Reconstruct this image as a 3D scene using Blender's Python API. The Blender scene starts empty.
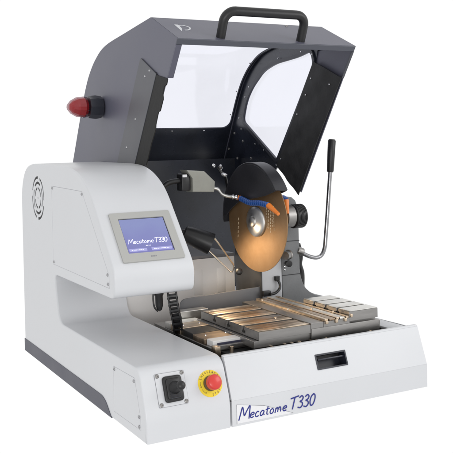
import bpy, bmesh, math, random
from mathutils import Vector, Matrix
from mathutils.geometry import tessellate_polygon
random.seed(7)
sc = bpy.context.scene
C = sc.collection
R = math.radians

# ------------------------------------------------------------------ materials
def mat(name, col, rough=.4, metal=0., bump=0., bscale=60., var=0., vscale=8., coat=0., emit=None, es=1., stretch=None, spec=.5):
    m = bpy.data.materials.new(name); m.use_nodes = True
    nt = m.node_tree; n = nt.nodes; l = nt.links; b = n['Principled BSDF']
    b.inputs['Base Color'].default_value = (*col, 1)
    b.inputs['Roughness'].default_value = rough
    b.inputs['Metallic'].default_value = metal
    b.inputs['Specular IOR Level'].default_value = spec
    b.inputs['Coat Weight'].default_value = coat
    b.inputs['Coat Roughness'].default_value = .12
    tc = n.new('ShaderNodeTexCoord'); mp = n.new('ShaderNodeMapping')
    l.new(tc.outputs['Object'], mp.inputs['Vector'])
    if stretch: mp.inputs['Scale'].default_value = stretch
    if var:
        t = n.new('ShaderNodeTexNoise'); t.inputs['Scale'].default_value = vscale; t.inputs['Detail'].default_value = 6
        l.new(mp.outputs[0], t.inputs['Vector'])
        r = n.new('ShaderNodeValToRGB')
        r.color_ramp.elements[0].position = .3; r.color_ramp.elements[1].position = .7
        r.color_ramp.elements[0].color = (*[c*(1-var) for c in col], 1)
        r.color_ramp.elements[1].color = (*[min(1, c*(1+var*.6)) for c in col], 1)
        l.new(t.outputs['Fac'], r.inputs['Fac']); l.new(r.outputs['Color'], b.inputs['Base Color'])
        rr = n.new('ShaderNodeMapRange'); rr.inputs['To Min'].default_value = rough*.8; rr.inputs['To Max'].default_value = min(1, rough*1.25)
        l.new(t.outputs['Fac'], rr.inputs['Value']); l.new(rr.outputs[0], b.inputs['Roughness'])
    if bump:
        t = n.new('ShaderNodeTexNoise'); t.inputs['Scale'].default_value = bscale; t.inputs['Detail'].default_value = 4
        l.new(mp.outputs[0], t.inputs['Vector'])
        bp = n.new('ShaderNodeBump'); bp.inputs['Strength'].default_value = bump; bp.inputs['Distance'].default_value = .001
        l.new(t.outputs['Fac'], bp.inputs['Height']); l.new(bp.outputs['Normal'], b.inputs['Normal'])
    if emit:
        b.inputs['Emission Color'].default_value = (*emit, 1); b.inputs['Emission Strength'].default_value = es
    return m

WHITE = mat('white_powder_coat', (.625, .635, .655), .31, bump=.05, bscale=900, var=.02, vscale=5, spec=.4)
GROOVE = mat('shadow_gap', (.38, .38, .40), .7)
GREY = mat('grey_powder_coat', (.100, .101, .137), .42, bump=.08, bscale=900, var=.06, vscale=4)
GREY2 = mat('grey_flap_paint', (.062, .064, .078), .38, bump=.08, bscale=900, var=.06)
PLINTH = mat('plinth_grey', (.075, .076, .10), .5, bump=.06, bscale=700, var=.05)
INDARK = mat('dark_interior', (.015, .018, .028), .26, bump=.1, bscale=120, var=.45, vscale=9, spec=.5)  # hood inside's shade put into the colour; also the dark rear wall
RIMG = mat('trim_dark_grey', (.03, .032, .042), .4, var=.2)
BLACKP = mat('black_plastic', (.012, .012, .013), .38, bump=.05, bscale=400, var=.2)
HANDLE = mat('black_handle_rubber', (.010, .010, .011), .42, bump=.15, bscale=500)
RUBBER = mat('black_rubber_sheet', (.021, .021, .021), .62, bump=.5, bscale=70, var=.5, vscale=25)
STEEL = mat('machined_steel', (.70, .69, .66), .34, 1., bump=.08, bscale=300, var=.15, vscale=30)
STEELD = mat('dark_steel', (.33, .32, .31), .40, 1., bump=.1, bscale=300, var=.12, vscale=40, stretch=(.3, 2, 2))
CHROME = mat('chrome', (.75, .75, .76), .12, 1.)
CAST = mat('cast_iron_grey_paint', (.17, .175, .18), .42, bump=.25, bscale=260, var=.12, vscale=20)
CASTL = mat('light_painted_plate', (.50, .51, .53), .4, var=.08, vscale=20)
COLD = mat('column_shade_plate', (.09, .09, .09), .3, .5, var=.3, vscale=14)  # shade on the column's left face, put into the colour
BROWN = mat('brown_tinted_steel', (.38, .29, .21), .36, 1., bump=.12, bscale=160, var=.35, vscale=22, stretch=(.6, 3, 1))  # brown reflections on the steel bars put into the metal colour
TAN = mat('tan_tinted_steel', (.66, .54, .41), .33, 1., bump=.1, bscale=160, var=.25, vscale=18, stretch=(.6, 3, 1))  # warm lamp tint put into the steel colour
BEZEL = mat('silver_bezel', (.44, .44, .42), .5, .15, var=.04)
DARKG = mat('dark_chamber_steel', (.055, .055, .058), .3, .4, var=.3, vscale=14)
YEL = mat('yellow_label', (.83, .62, .035), .45, var=.04)
RED = mat('red_button', (.62, .035, .025), .35, coat=.3)
LENS = mat('red_lens', (.75, .02, .022), .18, coat=.6)
INK = mat('blue_ink', (.020, .028, .22), .4)
DINK = mat('dark_print', (.13, .10, .03), .5)
BADGE = mat('white_badge', (.76, .76, .775), .3)
LINE = mat('grey_print_line', (.25, .25, .27), .5)
SIGN = mat('white_print', (.62, .63, .66), .5)
BLUE = mat('blue_hose', (.008, .075, .32), .38, coat=.2)
ORANGE = mat('orange_nozzle', (.80, .22, .03), .4, coat=.2)
VALVE = mat('taupe_cast_box', (.30, .30, .265), .42, bump=.3, bscale=200, var=.12, vscale=20)
GUARD = mat('guard_black_paint', (.028, .028, .033), .36, bump=.2, bscale=200, var=.25, vscale=12)
SCREEN = mat('lcd_screen', (.02, .02, .04), .25, emit=(.195, .205, .50), es=.95)
SCRTXT = mat('lcd_text', (.3, .3, .3), .4, emit=(.78, .78, 1.), es=.95)
SCRBAR = mat('lcd_bar', (.1, .1, .1), .4, emit=(.34, .34, .72), es=.9)
BULB = mat('lamp_bulb', (.9, .7, .4), .4, emit=(1., .72, .38), es=6.)

def pane_mat():
    m = bpy.data.materials.new('clear_plastic_pane'); m.use_nodes = True
    nt = m.node_tree; n = nt.nodes; l = nt.links; n.clear()
    o = n.new('ShaderNodeOutputMaterial'); mx = n.new('ShaderNodeMixShader'); tr = n.new('ShaderNodeBsdfTransparent'); gl = n.new('ShaderNodeBsdfGlossy')
    tr.inputs['Color'].default_value = (.945, .95, .985, 1); gl.inputs['Roughness'].default_value = .08
    gl.inputs['Color'].default_value = (.9, .9, .95, 1)
    t = n.new('ShaderNodeTexNoise'); t.inputs['Scale'].default_value = 5; t.inputs['Detail'].default_value = 3
    tc = n.new('ShaderNodeTexCoord'); l.new(tc.outputs['Object'], t.inputs['Vector'])
    r = n.new('ShaderNodeMapRange'); r.inputs['To Min'].default_value = .01; r.inputs['To Max'].default_value = .09
    l.new(t.outputs['Fac'], r.inputs['Value']); l.new(r.outputs[0], mx.inputs['Fac'])
    l.new(tr.outputs[0], mx.inputs[1]); l.new(gl.outputs[0], mx.inputs[2]); l.new(mx.outputs[0], o.inputs['Surface'])
    return m
PANE = pane_mat()

def smoke_mat():
    m = bpy.data.materials.new('smoked_lens'); m.use_nodes = True
    nt = m.node_tree; n = nt.nodes; l = nt.links; n.clear()
    o = n.new('ShaderNodeOutputMaterial'); mx = n.new('ShaderNodeMixShader'); tr = n.new('ShaderNodeBsdfTransparent'); gl = n.new('ShaderNodeBsdfGlossy')
    tr.inputs['Color'].default_value = (.72, .60, .62, 1); gl.inputs['Roughness'].default_value = .1; gl.inputs['Color'].default_value = (.3, .3, .32, 1)
    mx.inputs['Fac'].default_value = .15
    l.new(tr.outputs[0], mx.inputs[1]); l.new(gl.outputs[0], mx.inputs[2]); l.new(mx.outputs[0], o.inputs['Surface'])
    return m
SMOKE = smoke_mat()

def disc_mat():
    m = bpy.data.materials.new('bronze_cutting_disc'); m.use_nodes = True
    nt = m.node_tree; n = nt.nodes; l = nt.links; b = n['Principled BSDF']
    b.inputs['Metallic'].default_value = .6; b.inputs['Roughness'].default_value = .60
    tc = n.new('ShaderNodeTexCoord'); t = n.new('ShaderNodeTexNoise'); t.inputs['Scale'].default_value = 5; t.inputs['Detail'].default_value = 8; t.inputs['Roughness'].default_value = .7
    l.new(tc.outputs['Object'], t.inputs['Vector'])
    r = n.new('ShaderNodeValToRGB'); r.color_ramp.elements[0].position = .3; r.color_ramp.elements[1].position = .75
    r.color_ramp.elements[0].color = (.26, .155, .072, 1); r.color_ramp.elements[1].color = (.40, .265, .15, 1)
    l.new(t.outputs['Fac'], r.inputs['Fac']); l.new(r.outputs['Color'], b.inputs['Base Color'])
    t2 = n.new('ShaderNodeTexNoise'); t2.inputs['Scale'].default_value = 500
    bp = n.new('ShaderNodeBump'); bp.inputs['Strength'].default_value = .12; bp.inputs['Distance'].default_value = .0006
    l.new(tc.outputs['Object'], t2.inputs['Vector']); l.new(t2.outputs['Fac'], bp.inputs['Height']); l.new(bp.outputs['Normal'], b.inputs['Normal'])
    return m
DISC = disc_mat()

# ------------------------------------------------------------------ helpers
class Grp:
    pass
def add_prism(bm, poly, fn, a, b, bev=0., seg=2):
    """poly = list of 2D points; fn(u, v, w) -> Vector; extruded from w=a to w=b."""
    n = len(poly)
    va = [bm.verts.new(fn(u, v, a)) for u, v in poly]; vb = [bm.verts.new(fn(u, v, b)) for u, v in poly]
    fs = [bm.faces.new(va[::-1]), bm.faces.new(vb)]
    for i in range(n):
        fs.append(bm.faces.new((va[i], va[(i+1) % n], vb[(i+1) % n], vb[i])))
    bmesh.ops.recalc_face_normals(bm, faces=fs)
    if bev:
        es = list(set(e for f in fs[:2] for e in f.edges))
        bmesh.ops.bevel(bm, geom=es, offset=bev, segments=seg, affect='EDGES', profile=.5)
    return fs
def add_holed(bm, outer, holes, fn, a, b):
    loops = [outer] + holes
    tri = tessellate_polygon([[Vector((p[0], p[1], 0)) for p in L] for L in loops])
    flat = [p for L in loops for p in L]
    va = [bm.verts.new(fn(u, v, a)) for u, v in flat]; vb = [bm.verts.new(fn(u, v, b)) for u, v in flat]
    fs = []
    for t in tri:
        for vs in ((va[t[0]], va[t[1]], va[t[2]]), (vb[t[2]], vb[t[1]], vb[t[0]])):
            try: fs.append(bm.faces.new(vs))
            except ValueError: pass
    k = 0
    for L in loops:
        n = len(L)
        for i in range(n):
            fs.append(bm.faces.new((va[k+i], va[k+(i+1) % n], vb[k+(i+1) % n], vb[k+i])))
        k += n
    bmesh.ops.recalc_face_normals(bm, faces=fs)
def add_box(bm, x0, x1, y0, y1, z0, z1, bev=0., seg=2, M=None):
    vs = [bm.verts.new((x, y, z)) for x in (x0, x1) for y in (y0, y1) for z in (z0, z1)]
    q = [(0, 1, 3, 2), (4, 6, 7, 5), (0, 4, 5, 1), (2, 3, 7, 6), (0, 2, 6, 4), (1, 5, 7, 3)]
    fs = [bm.faces.new([vs[i] for i in f]) for f in q]
    if M is not None: bmesh.ops.transform(bm, matrix=M, verts=vs)
    bmesh.ops.recalc_face_normals(bm, faces=fs)
    if bev: bmesh.ops.bevel(bm, geom=list(set(e for f in fs for e in f.edges)), offset=bev, segments=seg, affect='EDGES', profile=.5)
def frame_of(d):
    d = d.normalized(); u = Vector((0, 0, 1)) if abs(d.z) < .9 else Vector((1, 0, 0))
    a = d.cross(u).normalized(); return a, a.cross(d).normalized()
def add_tube(bm, pts, r, n=12, cap=True, flat=None, taper=None):
    pts = [Vector(p) for p in pts]; rings = []
    a = None
    for i, p in enumerate(pts):
        d = (pts[min(i+1, len(pts)-1)] - pts[max(i-1, 0)])
        if d.length < 1e-9: d = Vector((0, 0, 1))
        d.normalize()
        if a is None: a, b = frame_of(d)
        else:
            a = (a - d*a.dot(d)).normalized()
        b = d.cross(a)
        rr = r if taper is None else r*taper[i]
        ring = []
        for k in range(n):
            o = a*math.cos(2*math.pi*k/n)*rr + b*math.sin(2*math.pi*k/n)*rr
            if flat is not None: o = o - flat*o.dot(flat)*.7
            ring.append(bm.verts.new(p+o))
        rings.append(ring)
    fs = []
    for i in range(len(rings)-1):
        for k in range(n): fs.append(bm.faces.new((rings[i][k], rings[i][(k+1) % n], rings[i+1][(k+1) % n], rings[i+1][k])))
    if cap: fs.append(bm.faces.new(rings[0][::-1])); fs.append(bm.faces.new(rings[-1]))
    bmesh.ops.recalc_face_normals(bm, faces=fs)
def add_lathe(bm, prof, o, d, n=32):
    """prof = [(t along d, radius)]"""
    o = Vector(o); d = Vector(d).normalized(); a, b = frame_of(d)
    rings = []
    for t, r in prof:
        if r < 1e-6: rings.append([bm.verts.new(o+d*t)])
        else: rings.append([bm.verts.new(o+d*t+a*r*math.cos(2*math.pi*k/n)+b*r*math.sin(2*math.pi*k/n)) for k in range(n)])
    fs = []
    for i in range(len(rings)-1):
        A, B = rings[i], rings[i+1]
        for k in range(n):
            k2 = (k+1) % n
            if len(A) == 1 and len(B) == 1: continue
            if len(A) == 1: fs.append(bm.faces.new((A[0], B[k], B[k2])))
            elif len(B) == 1: fs.append(bm.faces.new((A[k], A[k2], B[0])))
            else: fs.append(bm.faces.new((A[k], A[k2], B[k2], B[k])))
    if len(rings[0]) > 1: fs.append(bm.faces.new(rings[0][::-1]))
    if len(rings[-1]) > 1: fs.append(bm.faces.new(rings[-1]))
    bmesh.ops.recalc_face_normals(bm, faces=fs)
def catmull(P, k=6):
    if len(P) < 3: return list(P)
    out = []
    for i in range(len(P)-1):
        p0 = P[max(i-1, 0)]; p1 = P[i]; p2 = P[i+1]; p3 = P[min(i+2, len(P)-1)]
        for j in range(k):
            t = j/k
            out.append(tuple(.5*((2*b)+(-a+c)*t+(2*a-5*b+4*c-d)*t*t+(-a+3*b-3*c+d)*t**3) for a, b, c, d in zip(p0, p1, p2, p3)))
    out.append(tuple(P[-1])); return out
def obj(name, bm, m, parent=None, smooth=40, wn=False, label=None):
    me = bpy.data.meshes.new(name); bm.to_mesh(me); bm.free()
    o = bpy.data.objects.new(name, me); C.objects.link(o); me.materials.append(m)
    if smooth:
        me.shade_smooth(); me.set_sharp_from_angle(angle=R(smooth))
    if wn:
        w = o.modifiers.new('wn', 'WEIGHTED_NORMAL'); w.keep_sharp = True
    if parent: o.parent = parent
    if label: o['label'] = label
    return o
B = bmesh.new
def boolean_cut(o, cutters):
    for c in cutters:
        md = o.modifiers.new('b', 'BOOLEAN'); md.operation = 'DIFFERENCE'; md.object = c; md.solver = 'EXACT'
        bpy.context.view_layer.update()
        me = bpy.data.meshes.new_from_object(o.evaluated_get(bpy.context.evaluated_depsgraph_get()))
        o.modifiers.clear()
        if len(me.polygons) > len(o.data.polygons)*.8: o.data = me
    for c in cutters:
        bpy.data.objects.remove(c, do_unlink=True)
YZ = lambda u, v, w: Vector((w, u, v))        # u = Y, v = Z, extruded along X
XZ = lambda u, v, w: Vector((u, w, v))
XY = lambda u, v, w: Vector((u, v, w))
def rrect(x0, x1, y0, y1, r, n=5):
    P = []
    for cx, cy, a in ((x1-r, y0+r, -90), (x1-r, y1-r, 0), (x0+r, y1-r, 90), (x0+r, y0+r, 180)):
        for k in range(n+1):
            t = R(a+90*k/n); P.append((cx+r*math.cos(t), cy+r*math.sin(t)))
    return P
def round_poly(P, rs, n=5):
    out = []; m = len(P)
    for i in range(m):
        p = Vector(P[i]); r = rs[i] if isinstance(rs, (list, tuple)) else rs
        if r <= 0: out.append(tuple(p)); continue
        a = (Vector(P[i-1])-p); b = (Vector(P[(i+1) % m])-p)
        r = min(r, a.length*.48, b.length*.48)
        a = p+a.normalized()*r; b = p+b.normalized()*r
        for k in range(n+1):
            t = k/n; out.append(tuple((1-t)**2*a+2*t*(1-t)*p+t*t*b))
    return out
def shrink(P, d):
    c = Vector((sum(p[0] for p in P)/len(P), sum(p[1] for p in P)/len(P)))
    out = []; m = len(P)
    area = sum(P[i][0]*P[(i+1) % m][1]-P[(i+1) % m][0]*P[i][1] for i in range(m))
    s = 1 if area > 0 else -1
    for i in range(m):
        a = Vector(P[i-1]); p = Vector(P[i]); b = Vector(P[(i+1) % m])
        e1 = (p-a).normalized(); e2 = (b-p).normalized()
        n1 = Vector((-e1.y, e1.x))*s; n2 = Vector((-e2.y, e2.x))*s
        k = (n1+n2); k = k/max(.3, k.dot(n1))
        out.append(tuple(p+k*d))
    return out

root = bpy.data.objects.new('cutting_machine', None); C.objects.link(root)
root['label'] = 'white and grey bench cutting machine with its hood tilted open over a bronze disc'
root['category'] = 'cutting machine'

# screws: one mesh shared by all copies
def screw_mesh(r, m, name):
    bm = B(); add_lathe(bm, [(0, r), (r*.35, r*.95), (r*.6, r*.6), (r*.6, r*.35), (r*.3, r*.3), (r*.3, 0)], (0, 0, 0), (0, 0, 1), 14)
    me = bpy.data.meshes.new(name); bm.to_mesh(me); bm.free(); me.materials.append(m); me.shade_smooth(); me.set_sharp_from_angle(angle=R(35)); return me
SCREWM = mat('screw_steel', (.42, .42, .43), .35, 1.)
SM = screw_mesh(.0040, SCREWM, 'screw'); SS = screw_mesh(.0030, CHROME, 'small_screw'); SB = screw_mesh(.0048, STEELD, 'bolt')
def screw(p, nrm, parent, me=SM, name='screw'):
    o = bpy.data.objects.new(name, me); C.objects.link(o); o.parent = parent
    o.location = p; o.rotation_mode = 'QUATERNION'; o.rotation_quaternion = Vector(nrm).to_track_quat('Z', 'Y')
    return o

# ------------------------------------------------------------------ left housing (base corner, rear block, overhanging arm)
XS, XH = .2112, .2148
F0, F1 = Vector((0, .0604)), Vector((.0367, .1577))
S0, S1 = Vector((.1733, .3573)), Vector((.2936, .4942))
curve = catmull([(.2936, .4942), (.3265, .529), (.363, .5565), (.4181, .5824), (.485, .5985), (.5546, .6038)], 4)
back = catmull([(.80, .6060), (.872, .6055), (.935, .594), (.975, .567), (1.001, .525), (1.008, .48)], 4)
prof = round_poly([(0, 0), (0, .0604), (.0367, .1577), (.629, .1577), (.665, .2903), (.1776, .2903), (.1733, .3573), (.2936, .4942), (1.016, 0)],
                  [0, .020, .03, .036, .026, .026, .024, 0, 0], 6)[:-2]
prof += curve + back + [(1.016, .0)]
bm = B(); add_prism(bm, prof, YZ, 0, XS, .0045, 3)
housing = obj('left_housing', bm, WHITE, root, 32, True)
cov1 = [(.6676, .5446), (.3957, .5395), (.2085, .3456), (.2074, .3145), (.67, .3201)]
cov2 = [(.1943, .1308), (.0601, .1335), (.0297, .0515), (.0293, .0237), (.1992, .0213)]
def cutter(poly, x0, x1, holes=None):
    bm = B()
    if holes: add_holed(bm, poly, holes, YZ, x0, x1)
    else: add_prism(bm, poly, YZ, x0, x1)
    return obj('cutter', bm, WHITE, None, 0)
cuts = []
for cv in (cov1, cov2):           # four-cornered groove pieces, one per side of each cover
    A_, B_ = shrink(cv, -.0007), shrink(cv, .0007); m_ = len(cv)
    cuts.append(cutter(A_, -.01013, .0009, [B_]))
# vent slots: broken concentric arcs
vc = (.8136, .5035)
slots = []
def arc_slot(r, w, a0, a1):
    n = max(4, int(abs(a1-a0)/7)); P = []
    for k in range(n+1): t = R(a0+(a1-a0)*k/n); P.append((vc[0]+(r+w/2)*math.cos(t), vc[1]+(r+w/2)*math.sin(t)))
    for k in range(n, -1, -1): t = R(a0+(a1-a0)*k/n); P.append((vc[0]+(r-w/2)*math.cos(t), vc[1]+(r-w/2)*math.sin(t)))
    return P
for r, w, off in ((.062, .0075, 12), (.046, .0075, 40), (.030, .007, 0)):
    for k in range(4): slots.append(arc_slot(r, w, off+k*90+8, off+k*90+82))
bm = B()
for s in slots: add_prism(bm, s, YZ, -.01, .012)
cuts.append(obj('cutter', bm, WHITE, None, 0))
bm = B(); add_prism(bm, [(vc[0]+.004*math.cos(R(k*30)), vc[1]+.004*math.sin(R(k*30))) for k in range(12)], YZ, -.01, .004)
cuts.append(obj('cutter', bm, WHITE, None, 0))
boolean_cut(housing, cuts)
housing.data.shade_smooth(); housing.data.set_sharp_from_angle(angle=R(32))
w = housing.modifiers.new('wn', 'WEIGHTED_NORMAL'); w.keep_sharp = True
VENTBLK = mat('vent_fill_black', (.012, .012, .013), .6, var=.3)  # black fill paints the dark housing inside into the vent slots
bm = B(); 
for s in slots: add_prism(bm, shrink(s, .0003), YZ, .0012, .0030)
obj('vent_dark_fill', bm, VENTBLK, housing, 0)
# copper plinth strip on the left side
bm = B(); add_prism(bm, round_poly([(.215, .0006), (.262, .0395), (1.0165, .0395), (1.0165, .0006)], [.0, .035, 0, 0], 6), YZ, -.0016, .0028)
obj('plinth', bm, PLINTH, housing, 30)
for c in ((.6676-.006, .5446-.006), (.3957, .5395-.007), (.2085+.009, .3456), (.2074+.009, .3145+.009), (.67-.006, .3201+.007)):
    screw((-.0002, c[0], c[1]), (-1, 0, 0), housing)
for c in ((.1943-.006, .1308-.006), (.0601+.004, .1335-.008), (.0297+.008, .0515), (.0293+.008, .0237+.006)):
    screw((-.0002, c[0], c[1]), (-1, 0, 0), housing)
# gland and clip hanging under the arm
bm = B(); add_lathe(bm, [(0, .009), (.006, .0125), (.022, .0125), (.026, .010), (.05, .010), (.062, .006), (.066, 0)], (.166, .30, .2905), (.02, -.02, -1), 16)
add_tube(bm, catmull([(.152, .298, .289), (.149, .296, .26), (.152, .296, .238), (.162, .298, .226)], 6), .0025, 8)
obj('cable_gland', bm, BLACKP, housing, 40)

# ------------------------------------------------------------------ touch screen on the sloped arm face
St = (S1-S0).normalized()
def SL(u, v, w):          # u = X, v = distance up the slope, w = height above it
    return Vector((u, S0.x+St.x*v-St.y*w, S0.y+St.y*v+St.x*w))
bm = B(); add_holed(bm, rrect(.0288, .1915, .0212, .1690, .004), [rrect(.049, .1714, .0458, .1508, .0015)], SL, -.002, .0045)
bez = obj('touch_screen', bm, BEZEL, root, 25)
bm = B(); add_prism(bm, rrect(.046, .1744, .043, .1536, .001), SL, -.001, .0012)
obj('black_surround', bm, BLACKP, bez, 0)
nt_ = SCREEN.node_tree; tc_ = nt_.nodes.new('ShaderNodeTexCoord'); sx_ = nt_.nodes.new('ShaderNodeSeparateXYZ'); nt_.links.new(tc_.outputs['Object'], sx_.inputs[0])
ns_ = nt_.nodes.new('ShaderNodeTexNoise'); ns_.inputs['Scale'].default_value = 14; nt_.links.new(tc_.outputs['Object'], ns_.inputs['Vector'])
mr_ = nt_.nodes.new('ShaderNodeMapRange'); mr_.inputs['From Min'].default_value = .37; mr_.inputs['From Max'].default_value = .48; nt_.links.new(sx_.outputs['Z'], mr_.inputs['Value'])
ad_ = nt_.nodes.new('ShaderNodeMath'); ad_.operation = 'MULTIPLY_ADD'; ad_.inputs[1].default_value = .5; nt_.links.new(ns_.outputs['Fac'], ad_.inputs[0]); nt_.links.new(mr_.outputs[0], ad_.inputs[2])
cr_ = nt_.nodes.new('ShaderNodeValToRGB'); cr_.color_ramp.elements[0].position = .3; cr_.color_ramp.elements[0].color = (.175, .165, .46, 1); cr_.color_ramp.elements[1].position = 1.; cr_.color_ramp.elements[1].color = (.235, .27, .52, 1)
nt_.links.new(ad_.outputs[0], cr_.inputs['Fac']); nt_.links.new(cr_.outputs['Color'], nt_.nodes['Principled BSDF'].inputs['Emission Color'])
bm = B(); add_prism(bm, rrect(.0508, .1696, .0476, .1490, .001), SL, .0013, .0020)
obj('display', bm, SCREEN, bez, 0)

# stroke lettering -----------------------------------------------------------
G = {  # (width, strokes) in a box of cap height 1
 'M': (.95, [[(0, 0), (.06, .45), (.14, .98), (.30, .62), (.44, .30), (.58, .62), (.80, 1.0), (.86, .55), (.90, .0)]]),
 'e': (.50, [[(.05, .28), (.25, .30), (.42, .36), (.40, .50), (.24, .54), (.08, .40), (.06, .18), (.20, .03), (.44, .10)]]),
 'c': (.46, [[(.40, .46), (.24, .54), (.08, .38), (.06, .16), (.18, .02), (.42, .08)]]),
 'a': (.54, [[(.42, .46), (.24, .54), (.07, .34), (.08, .10), (.22, .03), (.38, .22), (.44, .48)], [(.44, .48), (.42, .20), (.52, .04)]]),
 't': (.42, [[(.22, .86), (.18, .40), (.20, .08), (.36, .04)], [(.0, .56), (.20, .58), (.42, .62)]]),
 'o': (.52, [[(.24, .52), (.08, .38), (.07, .14), (.20, .02), (.38, .12), (.42, .36), (.28, .52), (.20, .50)]]),
 'm': (.80, [[(.04, .0), (.08, .30), (.08, .50)], [(.08, .34), (.20, .52), (.32, .44), (.34, .04)], [(.34, .30), (.48, .54), (.62, .44), (.66, .04)]]),
 'T': (.78, [[(.0, .92), (.35, .97), (.82, 1.04)], [(.42, .97), (.38, .50), (.34, .0)]]),
 '3': (.56, [[(.08, .86), (.28, 1.0), (.46, .86), (.40, .64), (.20, .54), (.42, .44), (.50, .22), (.32, .02), (.04, .10)]]),
 '0': (.60, [[(.34, .98), (.12, .78), (.06, .36), (.20, .04), (.42, .10), (.54, .50), (.48, .86), (.30, .98)]]),
 'E': (.5, [[(.45, 1), (.05, 1)], [(.05, 1), (.05, 0)], [(.05, 0), (.45, 0)], [(.05, .5), (.4, .5)]]),
 'R': (.55, [[(.05, 0), (.05, 1)], [(.05, 1), (.35, 1), (.45, .78), (.35, .52), (.05, .5)], [(.25, .5), (.48, 0)]]),
 'G': (.6, [[(.5, .85), (.3, 1), (.08, .8), (.05, .3), (.2, .02), (.5, .1), (.5, .45), (.3, .45)]]),
 'N': (.6, [[(.05, 0), (.05, 1)], [(.05, 1), (.5, 0)], [(.5, 0), (.5, 1)]]),
 'C': (.55, [[(.5, .85), (.3, 1), (.08, .8), (.06, .2), (.25, 0), (.5, .15)]]),
 'Y': (.55, [[(.0, 1), (.25, .5)], [(.5, 1), (.25, .5)], [(.25, .5), (.25, 0)]]),
 'S': (.5, [[(.45, .85), (.25, 1), (.06, .8), (.22, .55), (.44, .3), (.25, 0), (.04, .12)]]),
 'O': (.6, [[(.28, 1), (.06, .75), (.06, .25), (.28, 0), (.5, .25), (.5, .75), (.28, 1)]]),
 'P': (.5, [[(.05, 0), (.05, 1)], [(.05, 1), (.35, 1), (.45, .75), (.35, .48), (.05, .48)]]),
 ' ': (.45, []),
}
def letter(bm, text, fn, x, y, h, r, slant=.18, space=.06, wob=0., flat=None, sm=5, xs=1.):
    for ch in text:
        wd, st = G[ch]
        for s in st:
            P = catmull(s, sm) if len(s) > 2 else s
            P = [(x+(px*xs+py*slant)*h, y+py*h+(x*wob)) for px, py in P]
            add_tube(bm, [fn(a, b) for a, b in P], r, 6, flat=flat)
        x += (wd*xs+space)*h
    return x
def text_width(text, h, space, xs=1.): return sum((G[c][0]*xs+space)*h for c in text)

nS = SL(0, 0, 1)-SL(0, 0, 0)
bm = B(); fS = lambda a, b: SL(a, b, .0022)
h = .0145; wtxt = text_width('Mecatome', h, .05)
letter(bm, 'Mecatome', fS, .0570, .0745, h*.95, .00075, flat=nS, space=.02)
letter(bm, 'T330', fS, .1250, .0740, .0142, .0009, flat=nS, space=.0)
for x in (.100, .1035, .107, .1105): add_box(bm, x, x+.0022, 0, .0018, 0, .0005, M=Matrix.Translation(SL(0, .066, .0021)) @ Matrix(((1, 0, 0), (0, St.x, -St.y), (0, St.y, St.x))).to_4x4())
obj('screen_lettering', bm, SCRTXT, bez, 30)
for x0, x1 in ((.0535, .100), (.112, .1665)):
    bm = B(); add_prism(bm, rrect(x0, x1, .0515, .0600, .0015), SL, .00202, .0024)
    b_ = obj('screen_button', bm, SCRBAR, bez, 0)
    bm = B()
    x = x0+.006
    while x < x1-.008:
        wdt = random.uniform(.002, .006); add_prism(bm, rrect(x, x+wdt, .0547, .0565, .0004), SL, .00245, .0027); x += wdt+.0015
    obj('screen_caption', bm, SCRTXT, bez, 0)
bm = B(); x = .103
for wdt in (.003, .002, .004, .003):
    add_prism(bm, rrect(x, x+wdt, .0315, .0350, .0004), SL, .0046, .0049); x += wdt+.001
obj('bezel_print', bm, LINE, bez, 0)

# ------------------------------------------------------------------ control panel on the front of the left housing
Ft = (F1-F0).normalized()
def FS(u, v, w): return Vector((u, F0.x+Ft.x*v-Ft.y*w, F0.y+Ft.y*v+Ft.x*w))
nF = FS(0, 0, 1)-FS(0, 0, 0)
bm = B(); add_prism(bm, rrect(.0345, .1072, .0135, .0876, .003), FS, -.001, .0006)
jp = obj('joystick_plate', bm, LINE, root, 0)
bm = B(); add_prism(bm, rrect(.0352, .1065, .0142, .0869, .0025), FS, -.001, .0014)
obj('cover_plate', bm, WHITE, jp, 0)
for u, v in ((.0405, .0825), (.1012, .0825), (.1012, .0190), (.0405, .0190)): screw(FS(u, v, .0012), nF, jp, SB)
bm = B()
add_prism(bm, round_poly([(.0500, .0215), (.0965, .0220), (.0965, .0790), (.0500, .0795)], .009, 5), FS, 0, .0075, .003, 3)
add_prism(bm, rrect(.0560, .0905, .0280, .0730, .006), FS, .0060, .0110, .002, 2)
obj('joystick_housing', bm, BLACKP, jp, 35)
for k in range(4):
    bm = B(); add_tube(bm, [FS(.062, .030+k*.0045, .0112), FS(.085, .030+k*.0045, .0112)], .0010, 6); obj('rib', bm, RIMG, jp, 30)
bm = B(); o_ = FS(.0755, .0520, .009)
add_lathe(bm, [(0, .0150), (.004, .0140), (.006, .0115), (.010, .0110), (.012, .0085), (.016, .0080), (.018, .0065), (.028, .0055)], o_, nF, 24)
obj('joystick_boot', bm, HANDLE, jp, 50)
bm = B(); add_lathe(bm, [(0, .0055), (.004, .0090), (.009, .0105), (.014, .0095), (.017, .0060), (.018, 0)], o_+nF*.026, nF, 24)
obj('joystick_knob', bm, BLACKP, jp, 50)

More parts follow.
